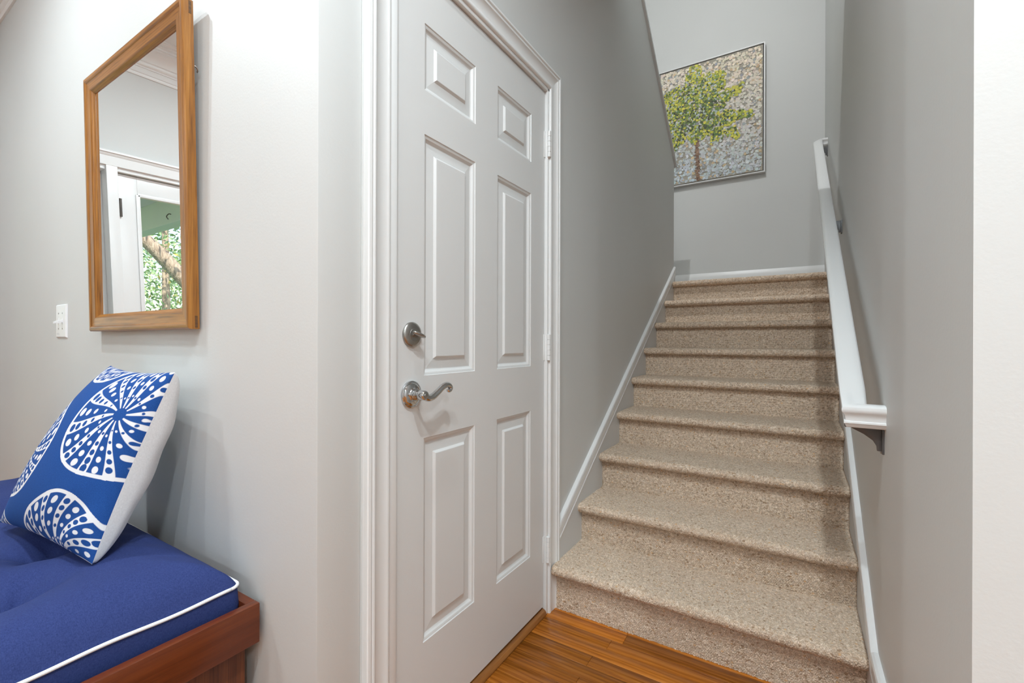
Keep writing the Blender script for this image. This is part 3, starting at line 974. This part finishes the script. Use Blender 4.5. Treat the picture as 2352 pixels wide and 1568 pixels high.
gx = np.linspace(0, 1, nx); gy = np.linspace(0, 1, ny)
GX, GY = np.meshgrid(gx, gy, indexing='ij')
PX = kx0 + GX * (kx1 - kx0); PY = ky0 + GY * (ky1 - ky0)
# round the plan corners
dx = np.minimum(PX - kx0, kx1 - PX); dy = np.minimum(PY - ky0, ky1 - PY)
cxm = np.where(PX < (kx0 + kx1) / 2, kx0 + RC, kx1 - RC); cym = np.where(PY < (ky0 + ky1) / 2, ky0 + RC, ky1 - RC)
inc = (dx < RC) & (dy < RC)
ux, uy = (PX - cxm) / RC, (PY - cym) / RC
fac = np.where(inc, np.maximum(np.abs(ux), np.abs(uy)) / np.maximum(np.hypot(ux, uy), 1e-6), 1)
PX = np.where(inc, cxm + ux * fac * RC, PX); PY = np.where(inc, cym + uy * fac * RC, PY)
ed = np.minimum(np.minimum(dx, dy), .2)
dome = .074 * (1 - np.exp(-ed / .040))
dip = np.zeros_like(PX)
for (tx, ty) in TUFT:
    d = np.hypot(PX - tx, PY - ty)
    ang = np.arctan2(PY - ty, PX - tx)
    dip += .078 * np.exp(-d / .048) * (1 + .16 * np.cos(5 * ang + tx * 9)) + .026 * np.exp(-(d / .10) ** 2)
wr = .0016 * np.sin(PX * 47 + 3 * np.sin(PY * 21)) * np.sin(PY * 31) * np.clip(ed / .05, 0, 1)
edge_wave = .003 * np.sin(PY * 29 + PX * 13) * np.exp(-ed / .02)
PZ = kz1 + dome - np.minimum(dip, .088) + wr + edge_wave * 0.6
top = np.stack([PX, PY, PZ], -1)
grid_obj('cushion_top', top, 'blue_fabric', cu)
# box side
ring = rrect(11)
side = []
for (zz, bul) in ((kz0, -.004), (kz0 + .012, .000), ((kz0 + kz1) / 2, .003), (kz1 - .01, .001), (kz1 + .001, 0)):
    rr_ = rrect(11, -bul, RC)
    side.append([(x, y, zz) for x, y in rr_])
rings('cushion_side', side, 'blue_fabric', cu, caps=False, smooth=True)
def edgewave(x, y): return .003 * math.sin(y * 29 + x * 13) * .6
# finer path for the piping
pth = []
rr_ = rrect(7, -.001)
for i in range(len(rr_)):
    a, b_ = rr_[i], rr_[(i + 1) % len(rr_)]
    n_ = max(1, int(math.hypot(b_[0] - a[0], b_[1] - a[1]) / .012))
    for q in range(n_):
        x, y = a[0] + (b_[0] - a[0]) * q / n_, a[1] + (b_[1] - a[1]) * q / n_
        pth.append((x, y, kz1 + .0015 + edgewave(x, y)))
pth.append(pth[0])
tube('piping', pth, .0036, 'piping_white', cu, 8)
pth = [(x, y, kz0 + .002) for x, y, z in pth]
tube('piping', pth, .0034, 'piping_white', cu, 8)

# ------------------------------------------------------------------ throw pillow
pl = tag(empty('throw_pillow', (-1.58, .36, .58)), 'square pillow with blue and white urchin print leaning on the wall', 'pillow')
cBR = np.array((-1.292, .355, .590)); cBL = np.array((-1.768, .301, .598)); cTR = np.array((-1.277, .503, .998)); cTL = np.array((-1.715, .512, 1.000))
nrm_ = np.cross(cTR - cBL, cTL - cBR)
nrm_ /= np.linalg.norm(nrm_)
if nrm_[1] > 0: nrm_ = -nrm_
TF, TB = .078, .105
def pillow_pts(s, t, front=True):
    k = .055
    s2 = s * (1 - k * (1 - t ** 2)); t2 = t * (1 - k * (1 - s ** 2))
    a, b_ = (s2 + 1) / 2, (t2 + 1) / 2
    P = (cBL * ((1 - a) * (1 - b_))[..., None] + cBR * (a * (1 - b_))[..., None] + cTL * ((1 - a) * b_)[..., None] + cTR * (a * b_)[..., None])
    q = np.clip((1 - s ** 2) * (1 - t ** 2), 0, 1)
    h = q ** (.5 if front else .36)
    # slack folds near the lower right corner
    fold = .006 * np.sin(9 * (s - .9 * t)) * np.exp(-((s - .75) ** 2 + (t + .8) ** 2) / .12) * np.clip(q * 6, 0, 1)
    if front:
        return P + nrm_ * (TF * h + fold)[..., None]
    fold2 = .0022 * np.sin(10 * t + 4 * s) * np.clip(q * 5, 0, 1)
    return P - nrm_ * (TB * h + fold2)[..., None]

def urchin(X, Y, cx, cy, R, nrib, seed, twist=0.25, sy=1.0):
    """signed ink value: >0 white, <0 blue, scale ~ distance; -9 outside"""
    g = np.random.default_rng(seed)
    dx_, dy_ = X - cx, (Y - cy) / sy
    r_ = np.hypot(dx_, dy_)
    th = np.arctan2(dy_, dx_)
    Rr = R * (1 + .03 * np.sin(3 * th + seed) + .02 * np.sin(5 * th))
    core = .105 * R * 1.0
    ring_w = .055 * R
    # angular warp so that ribs are of unequal width and bend
    u = th + twist * np.sin(r_ / R * 2.2 + seed) + .10 * np.sin(2 * th + seed)
    ph = (u / (2 * math.pi) * nrib)
    cell = np.floor(ph)
    fr = ph - cell                       # 0..1 : white rib in [0, wd), blue in [wd,1)
    ci = np.mod(cell, nrib).astype(int)
    wd = .37 + .16 * (g.random(nrib)[ci] - .5)
    arc = 2 * math.pi * np.maximum(r_, 1e-4) / nrib
    d_rib = (wd / 2 - np.abs(fr - wd / 2)) * arc
    d_rib = np.where(fr > wd, -np.minimum(fr - wd, 1 - fr) * arc, d_rib)
    ink = d_rib
    # dots: blue in the white ribs, white in the blue sectors
    offs = g.random(nrib)[ci]
    for (c0, sgn, wid) in ((wd / 2, -1, wd), ((wd + 1) / 2, 1, 1 - wd)):
        n_d = 5 if sgn < 0 else 4
        lr_ = np.clip((r_ / Rr - .22) / .74, 0, .9999)
        pos = (lr_ ** 1.25) * n_d + offs * .35
        kk = np.floor(pos)
        fd = pos - kk - .5
        rc_ = ((np.clip((kk + .5 - offs * .35) / n_d, 0, 1.2)) ** (1 / 1.25) * .74 + .22) * Rr
        rad = np.minimum((.34 if sgn < 0 else .20) * wid * 2 * math.pi * rc_ / nrib, .066 * R)
        dd = rad - np.hypot(r_ - rc_, (fr - c0) * arc)
        ok = (r_ / Rr > .25) & (kk < n_d) & (kk >= 0)
        if sgn < 0:
            ink = np.where(ok, np.minimum(ink, -dd), ink)
        else:
            ink = np.where(ok, np.maximum(ink, dd), ink)
    # white hub rays around the blue centre
    hub = core - r_
    ink = np.where(r_ < core * 1.9, np.maximum(-hub, -9) * 1.0, ink) if False else ink
    ink = np.minimum(ink, r_ - core)
    ringd = ring_w / 2 - np.abs(r_ - (Rr - ring_w / 2))
    ink = np.maximum(ink, ringd)
    return np.where(r_ > Rr, np.minimum(Rr - r_, -1e-4), ink)

n_p = 360
sg = np.sin(np.linspace(-1, 1, n_p) * math.pi / 2) * .35 + np.linspace(-1, 1, n_p) * .65
SG, TG = np.meshgrid(sg, sg, indexing='ij')
HALF = .225
UX, UY = SG * HALF, TG * HALF
ink = np.full(SG.shape, -1.0)
for (cx, cy_, R_, nr, sd, tw, sy) in ((.168, .100, .160, 12, 3, .25, 1.0), (.112, -.245, .150, 12, 5, .3, 1.0), (-.170, -.022, .138, 12, 8, .2, 1.0), (-.080, .300, .135, 13, 9, .2, 1.0), (-.215, -.290, .100, 12, 2, .2, 1.0)):
    ink = np.maximum(ink, urchin(UX, UY, cx, cy_, R_, nr, sd, tw, sy))
grid_obj('front_panel', pillow_pts(SG, TG, True), 'pillow_print', pl, attr={'ink': ('f', ink)})
nb = 90
sb = np.sin(np.linspace(-1, 1, nb) * math.pi / 2) * .4 + np.linspace(-1, 1, nb) * .6
SB, TBk = np.meshgrid(sb, sb, indexing='ij')
grid_obj('back_panel', pillow_pts(SB, TBk, False), 'white_fabric', pl, flip=True)

# ------------------------------------------------------------------ entrance door (seen in the mirror) and porch
fd = tag(empty('door_2', (XD, -.43, 0)), 'white entrance door with a tall glass pane', kind=S)
XFD = XD - 0.03
def ring_frame(nm, y0, y1, z0, z1, w, x0, x1, parent, m):
    for (a, b_, c, d) in ((y0, y0 + w, z0, z1), (y1 - w, y1, z0, z1)):
        box('stile', (x0, a, c), (x1, b_, d), m, parent, .002)
g0y, g1y, g0z, g1z = FD0 + .10, -.072, .26, 1.952
ring_frame('stile', FD0, FD1, .012, FDZ, .10, XFD - .044, XFD, fd, 'trim_white')
box('rail', (XFD - .044, FD0 + .10, g1z), (XFD, FD1 - .10, FDZ), 'trim_white', fd, .001)
box('rail', (XFD - .044, FD0 + .10, .012), (XFD, FD1 - .10, g0z), 'trim_white', fd, .001)
for (lo, hi) in (((XFD - .03, g0y, g1z - .012), (XFD + .008, g1y, g1z + .008)), ((XFD - .03, g0y, g0z - .008), (XFD + .008, g1y, g0z + .012)), ((XFD - .03, g1y - .012, g0z), (XFD + .008, g1y + .010, g1z)), ((XFD - .03, g0y - .010, g0z), (XFD + .008, g0y + .012, g1z))):
    box('glazing_bead', lo, hi, 'trim_white', fd, .003)
box('glass_pane', (XFD - .026, g0y, g0z), (XFD - .020, g1y, g1z), 'window_glass', fd)
for zc in (1.855, 1.05, .25):
    lathe('hinge', [(-.055, .004), (-.054, .0075), (.054, .0075), (.055, .004)], (XFD + .010, FD1 - .010, zc), 'z', 'dark_bronze', fd, 14)
tr = tag(empty('trim_3', (XD, -.3, 0)), kind=S)
FC = [(0, 0), (0, .030), (.006, .034), (.014, .034), (.018, .026), (.028, .022), (.032, .018), (.085, .016), (.088, 0)]
rings('head_casing', [[(XD + t, y, 2.172 - w) for w, t in FC] for y in (FD0 - .12, SD1 + .10)], 'trim_white', tr)
box('side_casing', (XD - .001, FD0 - .11, 0), (XD + .016, FD0 - .01, 2.09), 'trim_white', tr, .003)
box('side_casing', (XD - .001, SD1 - .005, 0), (XD + .016, SD1 + .085, 2.09), 'trim_white', tr, .003)
box('mullion', (XD - .13, FD1 + .006, 0), (XD + .014, SD0, 2.09), 'trim_white', tr, .003)
box('jamb_head', (XD - .15, FD0 - .03, 2.064), (XD, SD1, 2.092), 'trim_white', tr)
box('jamb_side', (XD - .15, FD0 - .032, 0), (XD, FD0 - .004, 2.09), 'trim_white', tr)
w1 = tag(empty('window_1', (XD, .24, 0)), 'narrow white sidelight beside the entrance door', kind=S)
box('stile', (XD - .11, SD0, .0), (XD - .07, SD0 + .05, 2.064), 'trim_white', w1, .002)
box('stile', (XD - .11, SD1 - .05, .0), (XD - .07, SD1, 2.064), 'trim_white', w1, .002)
box('rail', (XD - .11, SD0 + .05, 1.96), (XD - .07, SD1 - .05, 2.064), 'trim_white', w1)
box('rail', (XD - .11, SD0 + .05, 0), (XD - .07, SD1 - .05, .3), 'trim_white', w1)
box('glass_pane', (XD - .093, SD0 + .05, .3), (XD - .088, SD1 - .05, 1.96), 'window_glass', w1)

pc = tag(empty('porch_roof', (-5.4, 0, 2.2)), 'grey-green painted porch ceiling and beam outside the entrance door', 'porch roof')
box('porch_ceiling', (-8.2, -1.15, 2.46), (XD - .15, 2.6, 2.56), 'porch_paint', pc)
box('porch_beam', (-8.2, -1.13, 2.20), (XD - .15, -1.0, 2.46), 'porch_paint', pc, .004)
box('porch_beam', (-8.2, -1.0, 2.20), (-8.07, 2.6, 2.46), 'porch_paint', pc, .004)
tube('hook', catmull([(-5.35, -.99, 2.28), (-5.35, -.97, 2.28), (-5.35, -.95, 2.25), (-5.35, -.965, 2.225)], 4), .005, 'dark_bronze', pc, 8)
box('porch_post', (-8.2, -1.13, -.1), (-8.07, -1.0, 2.2), 'porch_paint', pc)
tag(box('porch_deck', (-8.2, -1.13, -.22), (XD - .15, 2.6, -.1), 'deck'), 'grey porch deck outside the entrance door', 'deck')
tag(box('lawn', (-34, -30, -.5), (XD - .16, 24, -.25), 'grass'), 'green lawn beyond the porch', 'lawn', kind='stuff')

def leaf_mesh(name, centres, n_per, rad, size, parent, seed):
    g = np.random.default_rng(seed)
    Vv, Ff, Cc = [], [], []
    for (c, rs) in centres:
        for i in range(n_per):
            p = np.array(c) + g.normal(0, 1, 3) * np.array((rad, rad, rad * .75)) * rs * .5
            a = g.normal(0, 1, 3); a /= np.linalg.norm(a)
            b_ = np.cross(a, g.normal(0, 1, 3)); b_ /= np.linalg.norm(b_)
            p[2] = max(p[2], -.1)
            L, Wd = size * g.uniform(.6, 1.3), size * g.uniform(.25, .5)
            k = len(Vv)
            Vv += [p - a * L, p + b_ * Wd + a * L * .1, p + a * L, p - b_ * Wd + a * L * .1]
            Ff.append((k, k + 1, k + 2, k + 3))
            q = g.random()
            col = np.array((0.07, 0.16, 0.06)) * (1 - q) + np.array((0.34, 0.46, 0.20)) * q
            if g.random() < .05: col = np.array((0.55, 0.45, 0.12))
            Cc += [col] * 4
    org = WLOC[parent]
    me = bpy.data.meshes.new(name)
    me.from_pydata([tuple(v_ - np.array(org)) for v_ in Vv], [], Ff)
    a_ = me.attributes.new('leafcol', 'FLOAT_COLOR', 'POINT')
    a_.data.foreach_set('color', np.hstack([np.array(Cc, np.float32), np.ones((len(Cc), 1), np.float32)]).ravel())
    me.materials.append(MATS['leaf'])
    o = bpy.data.objects.new(name, me)
    COL.objects.link(o)
    o.parent = parent
    o['kind'] = 'stuff'
    return o

def tree(name, base, trunk, rads, centres, n_per, rad, size, label, seed):
    t = tag(empty(name, base), label, 'tree', 'trees beyond the porch')
    tube('trunk', catmull(trunk, 5), list(np.interp(np.linspace(0, 1, len(catmull(trunk, 5))), np.linspace(0, 1, len(rads)), rads)), 'bark', t, 12)
    leaf_mesh('foliage', centres, n_per, rad, size, t, seed)
    return t
g = np.random.default_rng(3)
tree('leaning_tree', (-9.0, -4.3, -.23), [(-9.0, -4.3, -.23), (-9.0, -3.35, 1.1), (-9.0, -2.52, 2.08), (-9.0, -1.95, 2.70), (-9.1, -1.0, 3.5)], [.19, .16, .12, .10, .07],
     [((-9.6 + g.normal(0, .5), -2.6 + g.normal(0, 1.1), 3.75 + g.normal(0, .4)), 1.0) for _ in range(16)], 190, .8, .07, 'tree with a leaning brown trunk seen through the entrance door glass', 21)
tree('slender_tree', (-12.5, -3.6, -.23), [(-12.5, -3.6, -.23), (-12.5, -3.65, 2.0), (-12.4, -3.7, 5.0)], [.09, .08, .05],
     [((-12.6 + g.normal(0, .9), -4.0 + g.normal(0, 1.6), 1.9 + g.normal(0, 1.1)), 1.0) for _ in range(26)], 260, .9, .065, 'slender pale tree behind the leaning tree outside', 22)
tree('leafy_tree', (-16.0, -6.2, -.23), [(-16.0, -6.2, -.23), (-16.0, -6.2, 2.0), (-16.1, -6.3, 5.0)], [.2, .17, .1],
     [((-16.0 + g.normal(0, 1.2), -6.0 + g.normal(0, 2.4), 2.3 + g.normal(0, 1.5)), 1.0) for _ in range(34)], 260, 1.2, .085, 'broad leafy tree farthest from the porch', 23)

# ------------------------------------------------------------------ recessed lamps, added fill lamps among them
names = {0: 'recessed ceiling lamp nearest the stairs alcove', 1: 'recessed ceiling lamp just behind the camera position', 2: 'recessed ceiling lamp in front of the mirror', 3: 'recessed ceiling lamp farther out from the mirror',
         4: 'added fill lamp, unseen, at the rear of the hall on the entrance side', 5: 'added fill lamp, unseen, at the rear of the hall away from the entrance', 6: 'added fill lamp, unseen, at the far right of the hall',
         7: 'recessed ceiling lamp above the upper stair hall', 8: 'added fill lamp, unseen, between the mirror wall and the stairs'}
for i, (x, y, zc, w) in enumerate(LAMPS):
    rl = tag(empty('recessed_lamp', (x, y, zc)), names[i], 'ceiling lamp', 'recessed ceiling lamps')
    lathe('trim_ring', [(.0, .085), (-.004, .085), (-.007, .078), (-.006, .058), (-.001, .056)], (x, y, zc), 'z', 'trim_white', rl, 32)
    lathe('lens', [(-.0062, .052), (-.0072, .050), (-.0075, .02)], (x, y, zc), 'z', 'lens', rl, 32)
    ld = bpy.data.lights.new('lamp_light', 'AREA')
    ld.shape = 'DISK'
    ld.size = .06
    ld.energy = w
    ld.color = (0.83, 0.94, 1.0) if zc < 3 else (0.95, 0.98, 1.0)
    lo_ = bpy.data.objects.new('lamp_light', ld)
    COL.objects.link(lo_)
    lo_.parent = rl
    lo_.location = (0, 0, -.012)
